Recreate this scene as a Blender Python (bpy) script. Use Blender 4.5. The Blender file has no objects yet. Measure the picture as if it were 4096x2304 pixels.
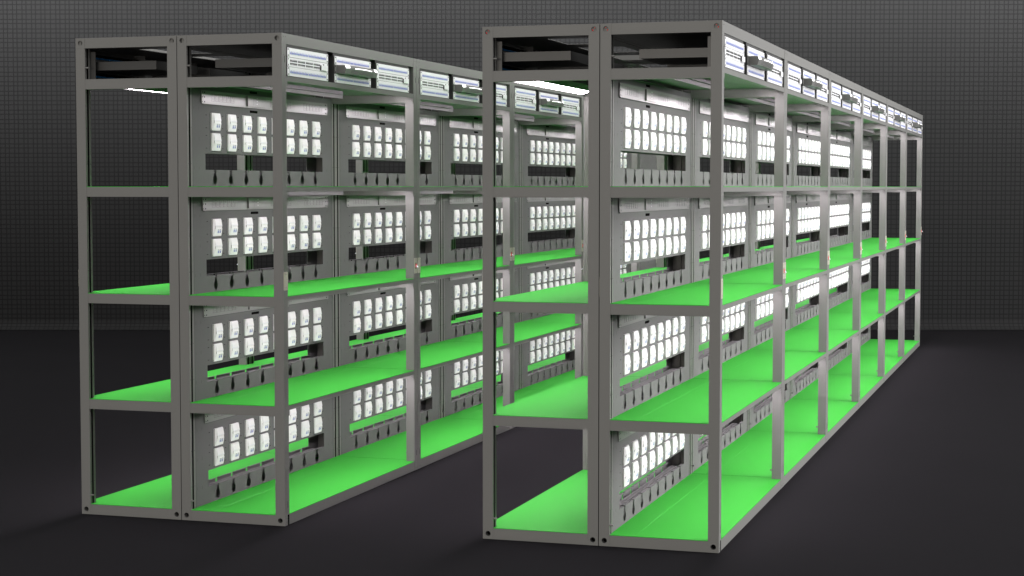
import bpy, bmesh, math
from mathutils import Vector, geometry

S = bpy.context.scene
COL = S.collection

# ------------------------------------------------------------------ sizes (millimetres)
PITCH = 1809.0          # one rack along the row
L = 1806.5              # length of one rack
W = 547.3               # depth of one rack
H = 2340.0
BLOCK_W = 1098.6        # two racks back to back
BLOCK_X = (0.0, 2092.06)
TIER = (52.5, 574.5, 1096.5, 1618.5)
TOPTRAY = 2140.5
XP = 47.7               # front face of the back panel, from the rack's back
N = 6

# ------------------------------------------------------------------ materials
def new_mat(name):
    m = bpy.data.materials.new(name); m.use_nodes = True
    return m, m.node_tree.nodes, m.node_tree.links, m.node_tree.nodes['Principled BSDF']

def mat(name, col, rough=0.5, metal=0.0, spec=0.5, emit=0.0, ecol=None, vary=0.04, scale=3.0, rvary=0.06, coat=0.0):
    m, n, l, b = new_mat(name)
    b.inputs['Base Color'].default_value = (*col, 1)
    b.inputs['Roughness'].default_value = rough
    b.inputs['Metallic'].default_value = metal
    b.inputs['Specular IOR Level'].default_value = spec
    b.inputs['Coat Weight'].default_value = coat
    if emit:
        b.inputs['Emission Color'].default_value = (*(ecol or col), 1)
        b.inputs['Emission Strength'].default_value = emit
    if vary:
        tc = n.new('ShaderNodeTexCoord')
        nz = n.new('ShaderNodeTexNoise'); nz.inputs['Scale'].default_value = scale; nz.inputs['Detail'].default_value = 5
        l.new(tc.outputs['Object'], nz.inputs['Vector'])
        mr = n.new('ShaderNodeMapRange'); mr.inputs['To Min'].default_value = 1 - vary; mr.inputs['To Max'].default_value = 1 + vary
        l.new(nz.outputs['Fac'], mr.inputs['Value'])
        mx = n.new('ShaderNodeVectorMath'); mx.operation = 'SCALE'; mx.inputs[0].default_value = col
        l.new(mr.outputs['Result'], mx.inputs['Scale'])
        l.new(mx.outputs['Vector'], b.inputs['Base Color'])
        m2 = n.new('ShaderNodeMapRange'); m2.inputs['To Min'].default_value = rough - rvary; m2.inputs['To Max'].default_value = rough + rvary
        l.new(nz.outputs['Fac'], m2.inputs['Value'])
        l.new(m2.outputs['Result'], b.inputs['Roughness'])
    return m

M = {
    'steel':  mat('grey_powder_coat', (0.176, 0.175, 0.169), 0.52, 0.0, 0.2),
    'panel':  mat('grey_panel_coat', (0.146, 0.145, 0.145), 0.75, 0.0, 0.0),
    'under':  mat('light_grey_underside', (0.17, 0.172, 0.168), 0.5, 0.0, 0.3),
    'green':  mat('green_shelf_sheet', (0.043, 0.350, 0.041), 0.65, 0.0, 0.03, vary=0.03),
    'white':  mat('white_plastic', (0.85, 0.84, 0.85), 0.4, 0.0, 0.3, vary=0),
    'alu':    mat('brushed_aluminium', (0.27, 0.268, 0.266), 0.26, 0.0, 1.0, vary=0.02, rvary=.02),
    'face':   mat('satin_aluminium_face', (0.86, 0.86, 0.88), 0.36, 0.12, 0.5, vary=0.02),
    'chass':  mat('dark_chassis_steel', (0.075, 0.075, 0.074), 0.42, 0.3, 0.4),
    'devgrey':mat('grey_device_shell', (0.15, 0.15, 0.146), 0.4, 0.0, 0.4),
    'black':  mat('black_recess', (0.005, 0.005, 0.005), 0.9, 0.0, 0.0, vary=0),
    'line':   mat('groove_line', (0.035, 0.035, 0.034), 0.6, 0.0, 0.2, vary=0),
    'blue':   mat('blue_jack', (0.20, 0.25, 0.60), 0.4, 0.0, 0.4, vary=0),
    'cyan':   mat('blue_jack_back', (0.01, 0.16, 0.42), 0.4, 0.0, 0.4, vary=0),
    'jackw':  mat('jack_white', (0.72, 0.74, 0.86), 0.35, 0.0, 0.5, vary=0),
    'beige':  mat('beige_plate', (0.46, 0.44, 0.37), 0.4, 0.0, 0.4, vary=0.02),
    'red':    mat('red_plastic', (0.75, 0.02, 0.015), 0.35, 0.0, 0.5, vary=0),
    'lamp':   mat('light_diffuser', (0.9, 0.9, 0.87), 0.5, 0.0, 0.3, emit=31.0, ecol=(1.0, 0.895, 0.965), vary=0),
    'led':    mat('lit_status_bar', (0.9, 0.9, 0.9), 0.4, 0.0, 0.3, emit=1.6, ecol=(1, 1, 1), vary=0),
}

# ------------------------------------------------------------------ mesh builder (mm in, metres out)
class MB:
    def __init__(s):
        s.v = []; s.f = []; s.m = []; s.mats = []
    def mi(s, name):
        if name not in s.mats: s.mats.append(name)
        return s.mats.index(name)
    def face(s, pts, m):
        b = len(s.v); s.v += [tuple(p) for p in pts]; s.f.append(tuple(range(b, b + len(pts)))); s.m.append(s.mi(m))
    def box(s, x0, x1, y0, y1, z0, z1, m):
        b = len(s.v); k = s.mi(m)
        s.v += [(x, y, z) for x in (x0, x1) for y in (y0, y1) for z in (z0, z1)]
        for q in ((0, 1, 3, 2), (4, 6, 7, 5), (0, 4, 5, 1), (2, 3, 7, 6), (0, 2, 6, 4), (1, 5, 7, 3)):
            s.f.append(tuple(b + i for i in q)); s.m.append(k)
        return s
    @staticmethod
    def place(axis, a, u, w):
        return {'x': (a, u, w), 'y': (u, a, w), 'z': (u, w, a)}[axis]
    def plate(s, outer, holes, axis, a0, a1, m, sidem=None):
        """flat sheet with real cut-outs: outline and holes in 2D, given thickness along axis"""
        loops = [outer] + list(holes)
        flat = [p for lp in loops for p in lp]
        tris = geometry.tessellate_polygon([[Vector((p[0], p[1], 0)) for p in lp] for lp in loops])
        b = len(s.v); n = len(flat); k = s.mi(m); ks = s.mi(sidem or m)
        s.v += [s.place(axis, a0, *p) for p in flat] + [s.place(axis, a1, *p) for p in flat]
        for t in tris:
            s.f.append(tuple(b + i for i in t)); s.m.append(k)
            s.f.append(tuple(b + n + i for i in reversed(t))); s.m.append(k)
        o = 0
        for lp in loops:
            c = len(lp)
            for i in range(c):
                j = (i + 1) % c
                s.f.append((b + o + i, b + o + j, b + n + o + j, b + n + o + i)); s.m.append(ks)
            o += c
        return s
    def cyl(s, axis, c, r, a0, a1, m, n=14, cap=True):
        pts = [(c[0] + r * math.cos(2 * math.pi * i / n), c[1] + r * math.sin(2 * math.pi * i / n)) for i in range(n)]
        b = len(s.v); k = s.mi(m)
        s.v += [s.place(axis, a0, *p) for p in pts] + [s.place(axis, a1, *p) for p in pts]
        for i in range(n):
            j = (i + 1) % n; s.f.append((b + i, b + j, b + n + j, b + n + i)); s.m.append(k)
        if cap:
            s.f.append(tuple(b + i for i in reversed(range(n)))); s.m.append(k)
            s.f.append(tuple(b + n + i for i in range(n))); s.m.append(k)
        return s
    def mesh(s, name, off=(0, 0, 0), mirror=False):
        me = bpy.data.meshes.new(name)
        vs = []
        for x, y, z in s.v:
            x -= off[0]; y -= off[1]; z -= off[2]
            vs.append(((-x if mirror else x) * .001, y * .001, z * .001))
        me.from_pydata(vs, [], s.f)
        for k in s.mats: me.materials.append(M[k])
        me.polygons.foreach_set('material_index', s.m)
        bm = bmesh.new(); bm.from_mesh(me)
        bmesh.ops.remove_doubles(bm, verts=bm.verts, dist=1e-6)
        bmesh.ops.recalc_face_normals(bm, faces=bm.faces)
        bm.to_mesh(me); bm.free(); me.update()
        return me

def link(name, data, parent=None, loc=(0, 0, 0), rz=0.0):
    o = bpy.data.objects.new(name, data); COL.objects.link(o)
    o.parent = parent; o.location = loc; o.rotation_euler = (0, 0, rz)
    return o
def mm(x, y, z): return (x * .001, y * .001, z * .001)
def tag(o, label, cat, group=None):
    o['label'] = label; o['category'] = cat
    if group: o['group'] = group
def rect(u0, u1, w0, w1): return [(u0, w0), (u1, w0), (u1, w1), (u0, w1)]
def rrect(u0, u1, w0, w1, r, n=4):
    P = []
    for cu, cw, a in ((u1 - r, w1 - r, 0), (u0 + r, w1 - r, 90), (u0 + r, w0 + r, 180), (u1 - r, w0 + r, 270)):
        for i in range(n + 1):
            t = math.radians(a + 90 * i / n); P.append((cu + r * math.cos(t), cw + r * math.sin(t)))
    return P
def circ(c, r, n=20): return [(c[0] + r * math.cos(2 * math.pi * i / n), c[1] + r * math.sin(2 * math.pi * i / n)) for i in range(n)]

# ------------------------------------------------------------------ rack parts, in the rack's own frame
# x: 0 at its back .. W on the aisle side, y: 0 at the near end .. L, z up.  Origin moved to the middle of the foot.
OFF = (W / 2, L / 2, 0)
CACHE = {}
def get(key, fn, mirror, off=OFF):
    k = (key, mirror)
    if k not in CACHE:
        b = MB(); fn(b); CACHE[k] = b.mesh(key, off, mirror)
    return CACHE[k]

def post(x0, y0, slot_dir, z0, z1, outer):
    """square channel post, open slot on one x face"""
    def fn(b):
        a, c = x0, x0 + 49.6
        s0, s1 = y0 + 15.5, y0 + 33.5
        if slot_dir < 0: prof = [(a, y0), (c, y0), (c, y0 + 49.6), (a, y0 + 49.6), (a, s1), (a + 40, s1), (a + 40, s0), (a, s0)]
        else: prof = [(a, y0), (c, y0), (c, s0), (c - 40, s0), (c - 40, s1), (c, s1), (c, y0 + 49.6), (a, y0 + 49.6)]
        b.plate(prof, [], 'z', z0, z1, 'steel')
        if slot_dir < 0: b.box(a + .8, a + 9, s0 + .2, s1 - .2, z0 + .5, z1 - .5, 'black')  # black filler on either face puts the slot's inner shade into colour
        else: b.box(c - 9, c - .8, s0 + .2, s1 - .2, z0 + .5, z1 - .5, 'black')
        if outer:   # slots and screws seen on the aisle face
            for zc in (2218, 98):
                b.box(c - .5, c + .25, y0 + 31, y0 + 35, zc - 15, zc + 15, 'black')
                for dy in (22, 44): b.box(c - .5, c + .25, y0 + dy, y0 + dy + 2.5, zc + 18, zc + 21, 'black')
            for zz in (2332 - 10, 14):
                for dy in (20, 40): b.box(c - .5, c + .25, y0 + dy, y0 + dy + 2.6, zz, zz + 3.4, 'black')
        for zz in range(160, 2300, 174):   # screw dots on the slotted face
            for dy in (8, 40):
                if slot_dir > 0: b.box(c - .5, c + .25, y0 + dy, y0 + dy + 2.4, zz, zz + 4, 'black')
                else: b.box(a - .25, a + .5, y0 + dy, y0 + dy + 2.4, zz, zz + 4, 'black')
    return fn

def corner(x0, z0, top, hole_dx, red=True):
    """corner block with a round hole in the end face"""
    def fn(b):
        x1 = x0 + 49.6; c = (x0 + hole_dx, z0 + 25); zz = z0 + 49.6
        b.plate(rect(x0, x1, z0, zz), [circ(c, 12.3, 24)], 'y', 0, 30, 'steel', 'steel')
        b.box(x0, x1, 30, 49.6, z0, zz, 'steel' if top else 'black')  # black backing colours the lower holes as dark as their inner shade
        if top:
            b.cyl('y', c, 12.2, 7, 20, 'steel', 20)
            if red:
                b.cyl('y', (c[0] - 1.5, c[1] + 7), 2.3, 5.8, 8, 'red', 10)
                b.cyl('y', (c[0] + 8.0, c[1] - 3.4), 4.0, 5.6, 8, 'red', 12)
                b.cyl('y', (c[0] + 9.4, c[1] - 3.6), 2.6, 5.2, 8, 'black', 10)
            else:
                b.plate([(c[0] - 3, c[1] + 11.6), (c[0] - 3, c[1] - 11.6), (c[0] - 9, c[1] - 8), (c[0] - 12, c[1]), (c[0] - 9, c[1] + 8)], [], 'y', 6.6, 7.2, 'line')
        if x0 > 100:   # screw heads on the aisle face
            for dy in (20, 40): b.box(x1 - .5, x1 + .25, dy, dy + 2.6, zz - 18, zz - 14.6, 'black')
    return fn

def end_beam(y0, z0, z1):
    def fn(b): b.box(49.7, W - 49.7, y0, y0 + 38, z0, z1, 'steel')
    return fn
def far_beam(z0, z1):
    def fn(b): b.plate([(52, z0), (W - 3, z0), (W - 37, z0 + 25), (W - 37, z1), (52, z1)], [], 'y', L - 52.6, L - 39, 'steel')
    return fn
def side_beam(x0, x1, z0, z1):
    def fn(b):
        b.box(x0, x1, 49.7, L - 49.7, z0, z1, 'steel')
    return fn
def shelf(t):
    def fn(b):
        b.box(1.0, W - .6, 1.2, L - 1.2, t - 2.6, t, 'green')
        x = 160.5
        b.face([(x, 52, t + .02), (x, L - 52, t + .02), (x + 2.2, L - 52, t + .7), (x + 2.2, 52, t + .7)], 'green')
        b.face([(x + 2.2, 52, t + .7), (x + 2.2, L - 52, t + .7), (x + 5, L - 52, t + .02), (x + 5, 52, t + .02)], 'green')
    return fn
def top_tray(b): b.box(1.0, W - .6, 1.2, L - 1.2, TOPTRAY - 2.6, TOPTRAY, 'steel')
def under_sheet(t):
    def fn(b): b.box(48.2, W - 4, 39.5, L - 39.5, t - 4.6, t - 2.8, 'under')
    return fn
def roof(b, open_=True):
    holes = [] if not open_ else [rect(60, 285, 150, 500), rect(60, 285, 690, 1050), rect(60, 285, 1250, 1600)]
    b.plate(rect(30.2, W - 30.2, 39.2, L - 39.2), holes, 'z', 2291.6, 2293.6, 'chass', 'steel')
def back_panel(t):
    z = t
    def fn(b):
        cut = [(190, z + 82), (190, z + 163), (1621, z + 163), (1621, z + 82)]
        nt = []
        for k in range(8):      # keyhole-shaped notches down from the cut-out
            c = 291.2 + 175.4 * k
            nt.append([(c + 11.5, z + 82), (c + 11.5, z + 56)] +
                      [(c + 24 * math.cos(math.radians(a)), z + 33.5 + 23.5 * math.sin(math.radians(a))) for a in (40, 20, 0, -20, -40, -60, -78, -90, -102, -120, -140, -160, 180, 160, 140)] +
                      [(c - 11.5, z + 56), (c - 11.5, z + 82)])
        loop = cut + [p for q in reversed(nt) for p in q]
        hd = [rrect(689, 783, z + 379, z + 392, 5)] + [rrect(689, 783, z + 478.5, z + 491, 5)]
        b.plate(rect(49.9, L - 49.9, z + .3, z + 497.5), [loop] + hd, 'x', XP - 2, XP, 'panel')
        for h in hd:     # black box close behind puts the openings' inner shade into colour
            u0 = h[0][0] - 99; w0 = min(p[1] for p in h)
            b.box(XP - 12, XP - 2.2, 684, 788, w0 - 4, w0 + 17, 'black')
        ys = [190] + [291.2 + 175.4 * k for k in range(8)] + [1621]
        for k in range(9):   # folded lip on top of each tongue
            a = ys[k] + (11.5 if k else 0); c = ys[k + 1] - (11.5 if k < 8 else 0)
            b.box(XP - 14, XP - 2.1, a, c, z + 80.4, z + 82, 'panel')
        for k in range(8):
            c = 291.2 + 175.4 * k
            for dy in (-22, 21): 
                for dz in (57, 71.5): b.box(XP - .4, XP + .2, c + dy - 1.2, c + dy + 1.2, z + dz, z + dz + 3, 'line')
        for zz in (z + 386, z + 350.5 - 62, ):
            pass
        for row in (348.7, 286.6, 249, 186.7):   # small slots beside the boxes
            for k in range(9):
                y = 195 + 175.4 * k
                b.box(XP - .4, XP + .2, y, y + 15, z + row, z + row + 2.4, 'black')
        for zz in (z + 372, z + 225, z + 82):    # thin relief cuts
            for y in (72, 124, 1680, 1732): b.box(XP - .4, XP + .15, y, y + 1.3, zz, zz + 15.5, 'line')
        for y in (58.5, L - 60): b.box(XP - .4, XP + .15, y, y + 1.2, z + 2, z + 495, 'line')
    return fn
def cable_tray(t):
    def fn(b):
        b.box(-18, 14, 190, 1600, t + 70, t + 72, 'panel')
        b.box(-18, -16.4, 190, 1600, t + 38, t + 69.8, 'panel')
        b.box(12.4, 14, 190, 1600, t + 38, t + 69.8, 'panel')
        b.box(-3, -1.5, 190, 1600, t + 72.2, t + 73, 'line')
        b.box(-44, XP - 2.6, 150, 1660, t + .6, t + 4, 'chass')  # dark cover added so the cavity floor looks shaded
        b.box(-1.4, 1.4, 190, 1600, t + 4.2, t + 69.8, 'chass')  # dark middle sheet added as the shade seen through the notches
    return fn
def light_bar(t):
    def fn(b): b.plate([(W - 4, t - 20.5), (W - 4, t - 5), (W - 54, t - 5), (W - 54, t - 5.8)], [], 'y', 58, L - 102, 'steel')
    return fn
def diffuser(t):
    def fn(b): b.plate([(W - 5, t - 20.6), (W - 6, t - 21.4), (W - 54, t - 6.8), (W - 54, t - 6.0)], [], 'y', 60, L - 105, 'lamp')
    return fn
def clip(t, y):
    def fn(b): b.plate([(W - 5, t - 21.8), (W - 55, t - 7), (W - 55, t - 8.4), (W - 5, t - 23.2)], [], 'y', y, y + 5, 'face')
    return fn
def stiffener(t):
    def fn(b):
        b.plate([(W - 240, t - 45), (W - 240, t - 5), (W - 296, t - 5), (W - 296, t - 26)], [], 'y', 55, 1305, 'panel')
        b.plate([(W - 239.8, t - 26), (W - 239.8, t - 24), (W - 226, t - 24), (W - 226, t - 26)], [], 'y', 55, 1325, 'panel')
    return fn
def gusset(t, y):
    def fn(b): b.box(W - 3, W - .2, y, y + 11, t - 50, t - 24.4, 'steel')
    return fn
def mount_frame(k):
    """gear frame of one bay in the top compartment"""
    y0 = (53, 621, 1192)[k]
    def fn(b):
        b.box(W - 9, W - 5, y0, y0 + 496, 2277, 2290.6, 'chass')
        b.box(W - 75, W - 4, y0 + 4, y0 + 6.5, 2141, 2276.6, 'chass')
        b.box(W - 75, W - 4, y0 + 497, y0 + 499, 2141, 2290, 'chass')
    return fn
def plate_mesh(y):
    def fn(b):
        b.plate(rrect(y, y + 44, 1126, 1213, 5), [], 'x', W - .6, W + 2.4, 'beige')
        for zz in (1136, 1200): b.box(W + 2, W + 2.6, y + 21, y + 24, zz, zz + 4.5, 'line')
    return fn
def toggle(y):
    def fn(b):
        b.box(W + 2.2, W + 2.7, y + 14, y + 30, 1152, 1187, 'line')
        b.plate([(W + 2.7, 1181), (W + 5, 1181), (W + 7, 1170), (W + 7, 1159), (W + 2.7, 1159)], [], 'y', y + 16.5, y + 27.5, 'red')
        b.plate([(W + 7.05, 1170.2), (W + 17, 1163), (W + 16, 1159.5), (W + 7.05, 1164)], [], 'y', y + 16.5, y + 27.5, 'jackw')
    return fn
def bolt(x0, x1, y, z):
    def fn(b): b.cyl('x', (y, z), 4.2, x0, x1, 'steel', 10)
    return fn
def back_strip(b): b.box(-1.6, -.4, 3, 47, 1126, 1213, 'beige')

# socket box, modelled about the lower corner of its back
def box_body(b, jacks):
    w = 86.0
    # side profile (x out, z up), taken at stations along y
    b.plate([(0, 0), (8.4, 0), (8.4, 86), (0, 86)], [], 'y', 0, w, 'white')
    prof = [(8.45, 2), (10.2, 3), (15.6, 35), (14.0, 43), (15.8, 51), (10.8, 81), (8.45, 84)]
    b.plate(prof, [], 'y', 15, w - 1.5, 'white')
    # sloping shoulder between the flat rim and the raised centre
    b.face([(8.43, 3, 4), (8.43, 15, 3), (10.2, 15, 3), ], 'white')
    b.face([(8.43, 4, 5), (10.2, 15.02, 3), (15.6, 15.02, 35), (8.43, 5, 43)], 'white')
    b.face([(8.43, 5, 43), (15.8, 15.02, 51), (10.8, 15.02, 81), (8.43, 4, 82)], 'white')
    b.box(15.0, 15.9, 15.5, w - 2, 51.2, 52.6, 'jackw')
    if jacks:
        for y in (38, 58): jack_geo(b, y)
def jack_geo(b, y):
    # recessed look: blue shutter with a light surround, standing on the sloping lower face
    def sx(z): return 10.2 + (z - 3) * (15.6 - 10.2) / 32
    for (a, c, z0, z1, m, d) in ((y, y + 12, 14, 32, 'jackw', .35), (y + 1.5, y + 10.5, 15, 26.5, 'blue', .6), (y + .5, y + 11.5, 30.6, 32.2, 'line', .7), (y + 11, y + 12.2, 15, 32, 'line', .75)):
        b.face([(sx(z0) + d, a, z0), (sx(z0) + d, c, z0), (sx(z1) + d, c, z1), (sx(z1) + d, a, z1)], m)
        b.face([(sx(z0) - .3, a, z0), (sx(z1) - .3, a, z1), (sx(z1) + d, a, z1), (sx(z0) + d, a, z0)], m)
        b.face([(sx(z0) - .3, c, z0), (sx(z0) + d, c, z0), (sx(z1) + d, c, z1), (sx(z1) - .3, c, z1)], m)

def build_rack(block, right, idx, label, group):
    mir = not right
    bx = BLOCK_X[block] + (BLOCK_W - W if right else 0)
    root = bpy.data.objects.new('equipment_rack', None); COL.objects.link(root)
    root.location = mm(bx + W / 2, PITCH * idx + 1.2 + L / 2, 0)
    tag(root, label, 'rack', group)
    P = lambda name, key, fn, par=None: link(name, get(key, fn, mir), par or root)
    near = idx == 0
    z0, z1 = (49.8, H - 49.8) if near else (0, H)
    # posts: near pair, far pair
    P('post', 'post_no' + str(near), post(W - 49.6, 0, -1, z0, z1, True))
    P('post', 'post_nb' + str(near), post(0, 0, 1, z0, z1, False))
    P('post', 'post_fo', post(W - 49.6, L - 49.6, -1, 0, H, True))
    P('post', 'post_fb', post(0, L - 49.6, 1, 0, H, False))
    if near:
        for nm, x, zz, top, hd in (('ob', W - 49.6, 0, False, 24.5), ('ot', W - 49.6, H - 49.6, True, 24.5), ('bb', 0, 0, False, 25), ('bt', 0, H - 49.6, True, 25)):
            P('corner_block', 'corner_' + nm + str(block), corner(x, zz, top, hd, block == 1))
    beams = [(0, 49.6)] + [(t - 50, t - 2.8) for t in TIER[1:]] + [(TOPTRAY - 49, TOPTRAY - 2.8), (H - 49.5, H)]
    for i, (a, c) in enumerate(beams):
        P('end_beam', 'end_beam_n%d' % i, end_beam(1.0, a, c))
        P('end_beam', 'end_beam_f%d' % i, far_beam(a, c) if 0 < i < 5 else end_beam(L - 39, a, c))
    P('side_beam', 'side_beam_top', side_beam(W - 30, W - 1.0, H - 49.5, H))
    P('side_beam', 'side_beam_base', side_beam(W - 30, W - 1.0, 0, TIER[0] - 2.8))
    P('side_beam', 'side_beam_backtop', side_beam(1, 30, H - 49.5, H))
    for i, t in enumerate(TIER[1:] + (TOPTRAY,)): P('side_beam', 'side_beam_%d' % i, side_beam(W - 3.4, W - 1.0, t - 24, t - 2.8))
    for i, t in enumerate(TIER): P('shelf', 'shelf_%d' % i, shelf(t))
    P('top_shelf', 'top_shelf', top_tray)
    P('roof_panel', 'roof_panel', lambda b: roof(b, mir))
    for i, t in enumerate(TIER):
        P('back_panel', 'back_panel_%d' % i, back_panel(t))
        if right: P('cable_tray', 'cable_tray_%d' % i, cable_tray(t))
    for i, t in enumerate(TIER[1:] + (TOPTRAY,)):
        P('shelf_underside', 'shelf_underside_%d' % i, under_sheet(t))
        lb = P('light_bar', 'light_bar_%d' % i, light_bar(t))
        P('diffuser', 'diffuser_%d' % i, diffuser(t), lb)
        if near and mir and i == 3:
            for k in range(4): P('clip', 'clip_%d' % k, clip(t, 220 + 300 * k), lb)
        P('stiffener', 'stiffener_%d' % i, stiffener(t))
        P('bracket', 'bracket_n%d' % i, gusset(t, 50.2))
        P('bracket', 'bracket_f%d' % i, gusset(t, L - 64))
    for k in range(3): P('mounting_frame', 'mounting_frame_%d' % k, mount_frame(k))
    P('blank_plate', 'blank_plate', plate_mesh(2.6))
    sp = P('switch_plate', 'switch_plate', plate_mesh(L - 46.8))
    P('toggle', 'toggle', toggle(L - 46.8), sp)
    if near and right: P('connector_plate', 'connector_plate', back_strip)
    for i, zz in enumerate((95, 2196)):
        if mir: P('bolt', 'bolt_no%d' % i, bolt(W - 66, W - 40, 8, zz))
        else: P('bolt', 'bolt_nb%d' % i, bolt(40, 64, 8, zz))
        P('bolt', 'bolt_fo%d' % i, bolt(W - 66, W - 40, L - 8, zz))
    if right and (block == 1 or idx <= 4):
        fine = idx == 0
        if 'box_plain' not in CACHE:
            b = MB(); box_body(b, False); CACHE['box_plain'] = b.mesh('socket_box')
            b = MB(); box_body(b, True); CACHE['box_jack'] = b.mesh('socket_box_small')
            b = MB(); jack_geo(b, 0); CACHE['jack'] = b.mesh('jack')
        for t in TIER:
            for rz in (276, 176.5):
                for k in range(8):
                    o = link('socket_box', CACHE['box_plain' if fine else 'box_jack'], root, mm(XP + .1 - W / 2, 249 + 175.4 * k - L / 2, t + rz))
                    if fine:
                        for y in (38, 58): link('jack', CACHE['jack'], o, mm(0, y, 0))
    return root

# ------------------------------------------------------------------ gear, facing +x, origin at middle of the foot of its face
def gear_mesh(key, fn):
    if key not in CACHE:
        b = MB(); fn(b); CACHE[key] = b.mesh(key)
    return CACHE[key]
HW = 241.3
def ears(b, h):
    for y in (-HW + 9, HW - 9):
        for z in (7, h - 7): b.plate(rrect(y - 3.4, y + 3.4, z - 4, z + 4, 2), [], 'x', .8, 1.25, 'black')
def pp_face(b):
    b.plate(rrect(-HW, HW, 0, 43.2, 3), [], 'x', -2, 1, 'face'); ears(b, 43.2)
    for y in (-HW + 20, HW - 20): b.box(.8, 1.3, y - .6, y + .6, 1, 42, 'line')
def pp_body(b): b.box(-42, -2.1, -HW + 22, HW - 22, 1, 42, 'chass')
def pp_jacks(b):
    for k in range(24):
        y = -HW + 28 + 17.75 * k + (3 if k > 11 else 0)
        b.box(.9, 1.9, y, y + 14.6, 12.5, 28, 'jackw')
        b.plate([(y + 1.6, 22), (y + 13, 22), (y + 13, 17.2), (y + 10.6, 15.4), (y + 10.6, 13.4), (y + 4, 13.4), (y + 4, 15.4), (y + 1.6, 17.2)], [], 'x', 1.7, 2.4, 'blue')
        b.box(1.0, 2.05, y + 14.6, y + 15.6, 12.5, 28, 'line')
def pp_backs(b):
    for k in range(24):
        y = -HW + 29 + 17.75 * k
        b.box(-52, -42.1, y, y + 4.5, 13, 20, 'cyan'); b.box(-56, -42.1, y - 1, y + 9, 23, 33, 'black')
def sw_face(b): b.plate(rrect(-HW, HW, 0, 43.2, 3), [], 'x', -2, 1, 'face'); ears(b, 43.2)
def sw_body(b): b.box(-390, -2.1, -215, 215, 1, 42, 'chass')
def sw_ports(b):
    for g in range(4):
        for k in range(6):
            y = -HW + 30 + 91.5 * g + 14 * k
            up = [(y, 24), (y + 10.6, 24), (y + 10.6, 30), (y + 8, 30), (y + 8, 32.6), (y + 6.6, 32.6), (y + 6.6, 34.4), (y + 4, 34.4), (y + 4, 32.6), (y + 2.6, 32.6), (y + 2.6, 30), (y, 30)]
            b.plate(up, [], 'x', .8, 1.4, 'black')
            b.plate([(u, 43.0 - w - 1.2) for u, w in up], [], 'x', .8, 1.4, 'black')
    y = HW - 62
    b.plate([(y, 36), (y + 11, 36), (y + 11, 31), (y + 8, 31), (y + 8, 28), (y + 3, 28), (y + 3, 31), (y, 31)], [], 'x', .8, 1.4, 'black')
def sw_cover(b):
    b.box(1.05, 9, HW - 99, HW - 22, 4, 28, 'face'); b.box(1.05, 8.9, HW - 100.2, HW - 99.1, 4, 28, 'devgrey')  # grey slab puts the cover's shaded near side into colour
def ct_ears(b): b.plate(rrect(-HW, HW, 0, 43.6, 3), [], 'x', -2, 1, 'devgrey'); ears(b, 43.6)
def ct_section(y):
    q = max(0.0, 1 - (y / 214) ** 2); bl = 11 * q
    cz = 27 + 7.5 * q
    return [(1.02, 1.0), (43 + bl, 1.0), (50 + bl, cz - 6), (50.5 + bl, cz), (44 + bl, 43.4), (1.02, 43.4)]
def ct_shell(b):
    st = [-214 + 428 * i / 16 for i in range(17)]
    k = b.mi('devgrey'); base = len(b.v)
    for y in st: b.v += [(x, y, z) for x, z in ct_section(y)]
    for i in range(16):
        for j in range(6):
            a = base + i * 6 + j; c = base + i * 6 + (j + 1) % 6
            b.f.append((a, c, c + 6, a + 6)); b.m.append(k)
    b.f.append(tuple(base + j for j in range(6))); b.m.append(k)
    b.f.append(tuple(base + 96 + j for j in range(6))); b.m.append(k)
def ct_caps(b):   # white cheeks on the sloping top corners, made to glow as if overexposed
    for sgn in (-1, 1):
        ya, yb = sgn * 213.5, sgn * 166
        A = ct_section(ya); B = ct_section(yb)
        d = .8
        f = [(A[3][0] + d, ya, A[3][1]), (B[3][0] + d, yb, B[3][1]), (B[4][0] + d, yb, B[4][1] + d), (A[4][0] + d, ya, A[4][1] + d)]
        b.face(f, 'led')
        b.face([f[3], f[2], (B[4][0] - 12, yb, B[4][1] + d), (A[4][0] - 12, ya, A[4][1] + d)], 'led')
def ct_grille(b):
    for r in range(5):
        for i in range(30):
            y = -150 + 10 * i
            s = ct_section(y + 3); z = 5 + 3.6 * r
            x = s[1][0] + (s[2][0] - s[1][0]) * (z - 1) / (s[2][1] - 1)
            b.box(x - .5, x + .35, y, y + 6.2, z, z + 1.5, 'line')
def ct_led(b):
    for i in range(12):
        y0 = -114 + 19 * i; y1 = y0 + 19
        s0 = ct_section(y0); s1 = ct_section(y1)
        for (d, zo, zn) in ((.9, -5.5, -.8),):
            p = [(s0[3][0] + d - .7, y0, s0[3][1] + zo), (s1[3][0] + d - .7, y1, s1[3][1] + zo), (s1[3][0] + d, y1, s1[3][1] + zn), (s0[3][0] + d, y0, s0[3][1] + zn)]
            b.face(p, 'led')
            b.face([p[3], p[2], (p[2][0] - 2, p[2][1], p[2][2] + .3), (p[3][0] - 2, p[3][1], p[3][2] + .3)], 'led')

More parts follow.
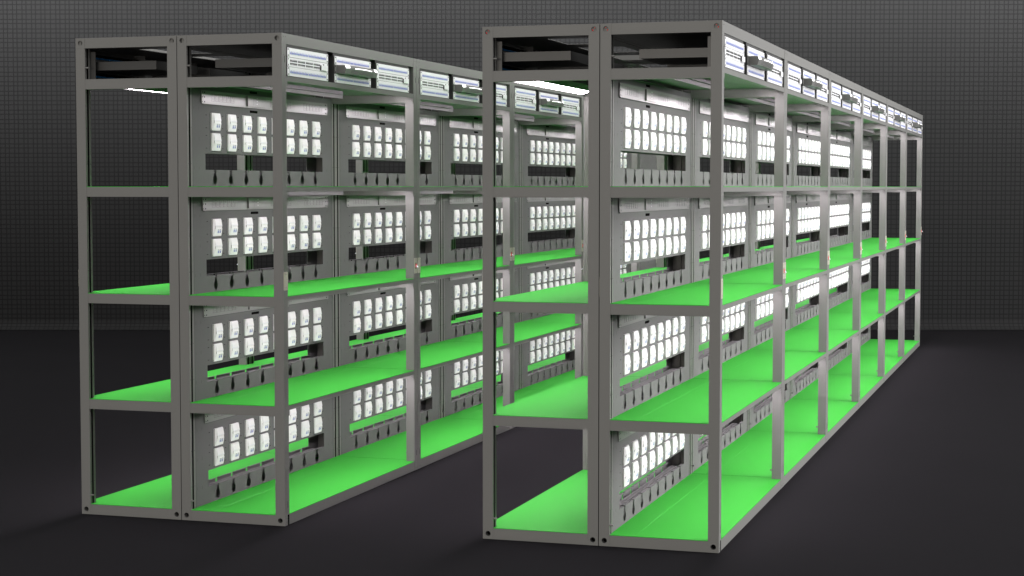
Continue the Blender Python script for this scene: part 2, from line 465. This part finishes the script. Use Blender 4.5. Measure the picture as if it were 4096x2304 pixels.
def patch_panel(loc, rz, label, group, rear):
    r = bpy.data.objects.new('patch_panel', None); COL.objects.link(r); r.location = loc; r.rotation_euler = (0, 0, rz)
    tag(r, label, 'patch panel', group)
    link('face_plate', gear_mesh('pp_face', pp_face), r); link('jack_row', gear_mesh('pp_jacks', pp_jacks), r)
    link('body', gear_mesh('pp_body', pp_body), r)
    if rear: link('rear_connectors', gear_mesh('pp_backs', pp_backs), r)
def network_switch(loc, rz, label, group):
    r = bpy.data.objects.new('network_switch', None); COL.objects.link(r); r.location = loc; r.rotation_euler = (0, 0, rz)
    tag(r, label, 'network switch', group)
    link('face_plate', gear_mesh('sw_face', sw_face), r); link('port_row', gear_mesh('sw_ports', sw_ports), r)
    link('body', gear_mesh('sw_body', sw_body), r); link('cover', gear_mesh('sw_cover', sw_cover), r)
def control_unit(loc, rz, label, group):
    r = bpy.data.objects.new('control_unit', None); COL.objects.link(r); r.location = loc; r.rotation_euler = (0, 0, rz)
    tag(r, label, 'control unit', group)
    link('mounting_plate', gear_mesh('ct_ears', ct_ears), r); link('shell', gear_mesh('ct_shell', ct_shell), r)
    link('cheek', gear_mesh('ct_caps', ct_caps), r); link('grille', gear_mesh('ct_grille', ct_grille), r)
    link('status_light', gear_mesh('ct_led', ct_led), r); link('body', gear_mesh('sw_body', sw_body), r)

# power strip, origin at its lower near corner on the panel
PW = 1532.5
def socket_geo(b, y):
    for (a, c, z0, z1) in ((y, y + .9, 16, 53), (y + 37.1, y + 38, 16, 53), (y, y + 38, 16, 16.9), (y, y + 38, 52.1, 53)):
        b.box(7.8, 8.25, a, c, z0, z1, 'line')
    b.box(7.8, 8.3, y + 18, y + 20, 38, 48, 'line')
    for sx, q in ((9, 4), (29, -4)):
        b.face([(8.3, y + sx, 31), (8.3, y + sx + 2.2, 31), (8.3, y + sx + q + 2.2, 22), (8.3, y + sx + q, 22)], 'line')
SOCK = [98 + g + 42.8 * k for g in (0, 680, 1106) for k in range(6)]
def ps_body(b, sockets):
    b.plate(rrect(0, PW, 0, 66, 4), [], 'x', 5.5, 8, 'alu')
    b.box(0.1, 5.4, 20, PW - 20, -2.5, 64, 'line')  # dark backing juts out below as a painted shadow line
    for yy, d in ((7, 1), (PW - 7, -1)):
        for z in (10, 33, 56):
            a, c = sorted((yy, yy + 25 * d)); b.plate(rrect(a, c, z - 3, z + 3, 2.5), [], 'x', 7.8, 8.3, 'black')
            mid = yy + 11 * d; b.box(8.2, 8.6, mid - 1.5, mid + 1.5, z - 2.6, z + 2.6, 'face')
    if sockets:
        for y in SOCK: socket_geo(b, y)
def ps_breaker(b):
    b.box(8.05, 17, 492, 710, 7, 61, 'alu')
    b.box(8.1, 16.9, 490.8, 491.9, 7, 61, 'devgrey')  # darker slab paints the shaded near side of the box
    b.box(16.6, 17.3, 555, 560, 14, 54, 'devgrey')
    for z in (22, 36, 51): b.cyl('x', (598, z), 3.6, 16.6, 17.3, 'line', 10); b.cyl('x', (598, z), 2.5, 17.3, 17.5, 'face', 10)
def power_strip(loc, label, group, fine):
    r = bpy.data.objects.new('power_strip', None); COL.objects.link(r); r.location = loc
    tag(r, label, 'power strip', group)
    link('body', gear_mesh('ps_body_plain' if fine else 'ps_body_sockets', lambda b: ps_body(b, not fine)), r)
    link('breaker_box', gear_mesh('ps_breaker', ps_breaker), r)
    if fine:
        me = gear_mesh('ps_socket', lambda b: socket_geo(b, 0))
        for y in SOCK: link('socket', me, r, mm(0, y, 0))

# ------------------------------------------------------------------ the rows
ORD = ('nearest', 'second', 'third', 'fourth', 'fifth', 'farthest')
ROWN = ('left-hand', 'right-hand')
BAY = ('near', 'middle', 'far')
TIERN = ('bottom', 'second lowest', 'second highest', 'top')
for blk in range(2):
    for right in (True, False):
        for i in range(N):
            face = ('white sockets facing the gangway', 'white sockets facing outward')[blk] if right else ('open shelves facing outward', 'open shelves facing the gangway')[blk]
            build_rack(blk, right, i, '%s grey rack of the %s block, with %s' % (ORD[i], ROWN[blk], face), 'grey equipment racks in two blocks')
            bx = BLOCK_X[blk]; y0 = PITCH * i + 1.2
            gear = (right and (blk == 1 or i < 3)) or (not right and i == 0)
            if gear:
                xf = bx + (BLOCK_W - .4 if right else .4); rz = 0 if right else math.pi
                where = '%s rack of %s block' % (ORD[i], ROWN[blk]) + ('' if right else ', outer side' if blk == 0 else ', gangway side')
                for k in range(3):
                    yc = y0 + (304.5, 873.5, 1444.0)[k]
                    lab = BAY[k] if right else BAY[k]
                    patch_panel(mm(xf, yc, 2232.4), rz, 'upper silver patch panel, blue jacks, %s bay, %s' % (lab, where), 'patch panels along the rack tops', not right)
                    patch_panel(mm(xf, yc, 2142.8), rz, 'lower silver patch panel, blue jacks, %s bay, %s' % (lab, where), 'patch panels along the rack tops', not right)
                    if k == 1:
                        control_unit(mm(xf, yc, 2187.4), rz, 'grey jutting control unit, lit white bar, %s' % where, 'jutting control units along the rack tops')
                    else:
                        network_switch(mm(xf, yc, 2187.4), rz, 'silver network switch, black ports, %s bay, %s' % (lab, where), 'network switches along the rack tops')
            if right and (blk == 1 or i < 5):
                for t in range(4):
                    power_strip(mm(bx + BLOCK_W - W + XP + .2, y0 + 142.8, TIER[t] + 403), 'silver power strip on the %s tier, %s rack of %s block' % (TIERN[t], ORD[i], ROWN[blk]),
                                'power strips above the white sockets', i < 2 and t > 0)

# ------------------------------------------------------------------ floor and backdrop
YAW = -0.30418
CAM = Vector((4.65780, -7.72362, 1.61818))
fw = Vector((math.sin(YAW), math.cos(YAW), 0)); rt = Vector((math.cos(YAW), -math.sin(YAW), 0))
D = 20.2
def floor_mat():
    m, n, l, b = new_mat('dark_studio_floor')
    tc = n.new('ShaderNodeTexCoord'); nz = n.new('ShaderNodeTexNoise'); nz.inputs['Scale'].default_value = .9; nz.inputs['Detail'].default_value = 6
    l.new(tc.outputs['Object'], nz.inputs['Vector'])
    cr = n.new('ShaderNodeMix'); cr.data_type = 'RGBA'
    cr.inputs['A'].default_value = (.0106, .0103, .0112, 1); cr.inputs['B'].default_value = (.0122, .0118, .0129, 1)
    l.new(nz.outputs['Fac'], cr.inputs['Factor']); l.new(cr.outputs['Result'], b.inputs['Base Color'])
    b.inputs['Roughness'].default_value = .85; b.inputs['Specular IOR Level'].default_value = 0
    return m
def wall_mat():
    m, n, l, b = new_mat('woven_square_backdrop')
    uv = n.new('ShaderNodeUVMap'); uv.uv_map = 'sheet'
    sp = n.new('ShaderNodeSeparateXYZ'); l.new(uv.outputs['UV'], sp.inputs['Vector'])
    def math_(op, a, bb=None, c=None):
        q = n.new('ShaderNodeMath'); q.operation = op
        for i, v in enumerate((a, bb, c)):
            if v is None: continue
            if isinstance(v, (int, float)): q.inputs[i].default_value = v
            else: l.new(v, q.inputs[i])
        return q.outputs[0]
    def smooth(v, e0, e1):
        q = n.new('ShaderNodeMapRange'); q.interpolation_type = 'SMOOTHSTEP'
        q.inputs['From Min'].default_value = e0; q.inputs['From Max'].default_value = e1
        l.new(v, q.inputs['Value']); return q.outputs['Result']
    PX = D / 7139.8
    def band(v):
        a = math_('FLOORED_MODULO', v, 284 * PX); a = math_('FLOORED_MODULO', a, 37.5 * PX)
        e = 1.6 * PX
        def win(c0, c1):
            return math_('MULTIPLY', smooth(a, c0 - e, c0 + e), math_('SUBTRACT', 1.0, smooth(a, c1 - e, c1 + e)))
        return math_('MAXIMUM', win(1.9 * PX, 19.4 * PX), win(23.4 * PX, 35.4 * PX))
    g = math_('MULTIPLY', band(sp.outputs['X']), band(sp.outputs['Y']))
    mx = n.new('ShaderNodeMix'); mx.data_type = 'RGBA'
    mx.inputs['A'].default_value = (.0078, .0078, .0080, 1); mx.inputs['B'].default_value = (.0160, .0160, .0163, 1)
    l.new(g, mx.inputs['Factor']); l.new(mx.outputs['Result'], b.inputs['Base Color'])
    b.inputs['Roughness'].default_value = .8; b.inputs['Specular IOR Level'].default_value = .1
    return m
def backdrop():
    prof = []; R = .12
    for i in range(25):
        t = math.radians(90 * i / 24); prof.append((D - R + R * math.sin(t), R - R * math.cos(t)))
    prof.append((D, 9.0))
    d = [0.0]
    for a, c in zip(prof, prof[1:]): d.append(d[-1] + math.dist(a, c))
    bm = bmesh.new(); uvl = bm.loops.layers.uv.new('sheet'); rows = []
    base = Vector((CAM.x, CAM.y, 0))
    for (u, z), s in zip(prof, d):
        rows.append([(bm.verts.new(base + fw * u + rt * x + Vector((0, 0, z + .004))), (x + 100, s + 50)) for x in (-16, 16)])
    for a, c in zip(rows, rows[1:]):
        f = bm.faces.new([a[0][0], a[1][0], c[1][0], c[0][0]])
        for lp, q in zip(f.loops, (a[0][1], a[1][1], c[1][1], c[0][1])): lp[uvl].uv = q
        f.smooth = True
    me = bpy.data.meshes.new('backdrop_wall'); bm.to_mesh(me); bm.free(); me.materials.append(wall_mat())
    o = link('backdrop_wall', me); o['kind'] = 'structure'; o['label'] = 'dark grey studio backdrop woven in small squares'
backdrop()
fm = bpy.data.meshes.new('floor')
fm.from_pydata([(-40, -30, 0), (45, -30, 0), (45, 45, 0), (-40, 45, 0)], [], [(0, 1, 2, 3)]); fm.materials.append(floor_mat())
fl = link('floor', fm); fl['kind'] = 'structure'; fl['label'] = 'dark matt studio floor'
for o in S.objects:
    if o.parent is None and o.type == 'EMPTY': o.location.z += .0015

# ------------------------------------------------------------------ light
def area(name, loc, target, sx, sy, power, col):
    d = bpy.data.lights.new(name, 'AREA'); d.shape = 'RECTANGLE'; d.size = sx; d.size_y = sy; d.energy = power; d.color = col
    o = bpy.data.objects.new(name, d); COL.objects.link(o); o.location = loc
    o.rotation_euler = (Vector(target) - Vector(loc)).to_track_quat('-Z', 'Y').to_euler()
    return o
area('softbox_right', (11.0, 5.0, 3.2), (2.4, 5.5, 1.6), 9.0, 3.6, 1250, (1.0, .99, .985))  # unseen area light added as the key from the right
area('softbox_front', (1.4, -16.0, 2.0), (1.4, 1.5, 1.2), 6.0, 2.4, 600, (1.0, .92, .82))  # unseen warm area light added to light the rack fronts
area('softbox_overhead', (1.0, 6.5, 8.5), (1.0, 6.5, 0), 28.0, 25.0, 2900, (1.0, 1.0, 1.0))  # unseen area light added to lift the floor evenly
wl = Vector((CAM.x, CAM.y, 0)) + fw * (D - 3.0)
wash = area('backdrop_wash', (wl.x, wl.y, 6.2), (wl.x + fw.x * 3, wl.y + fw.y * 3, 4.6), 28.0, .6, 1380, (1.0, 1.0, 1.0))  # unseen strip light added to brighten the upper backdrop
wash.data.spread = math.radians(74)
w = bpy.data.worlds.new('World'); S.world = w; w.use_nodes = True
bg = w.node_tree.nodes['Background']; bg.inputs['Color'].default_value = (1, .985, .95, 1); bg.inputs['Strength'].default_value = .58

# ------------------------------------------------------------------ camera and render settings
cd = bpy.data.cameras.new('camera'); cam = bpy.data.objects.new('camera', cd); COL.objects.link(cam)
cam.location = CAM; cam.rotation_euler = (math.pi / 2 - .05661, 0, -YAW)
cd.sensor_width = 36; cd.lens = 7139.79 / 4096 * 36; cd.clip_start = .05; cd.clip_end = 200
S.camera = cam
S.view_settings.view_transform = 'Standard'; S.view_settings.look = 'None'
S.view_settings.exposure = 0; S.view_settings.gamma = 1; S.view_settings.use_curve_mapping = False
S.render.engine = 'CYCLES'
S.cycles.use_denoising = True
S.cycles.max_bounces = 8; S.cycles.diffuse_bounces = 1; S.cycles.glossy_bounces = 4
S.cycles.use_light_tree = True
S.cycles.sample_clamp_indirect = 6
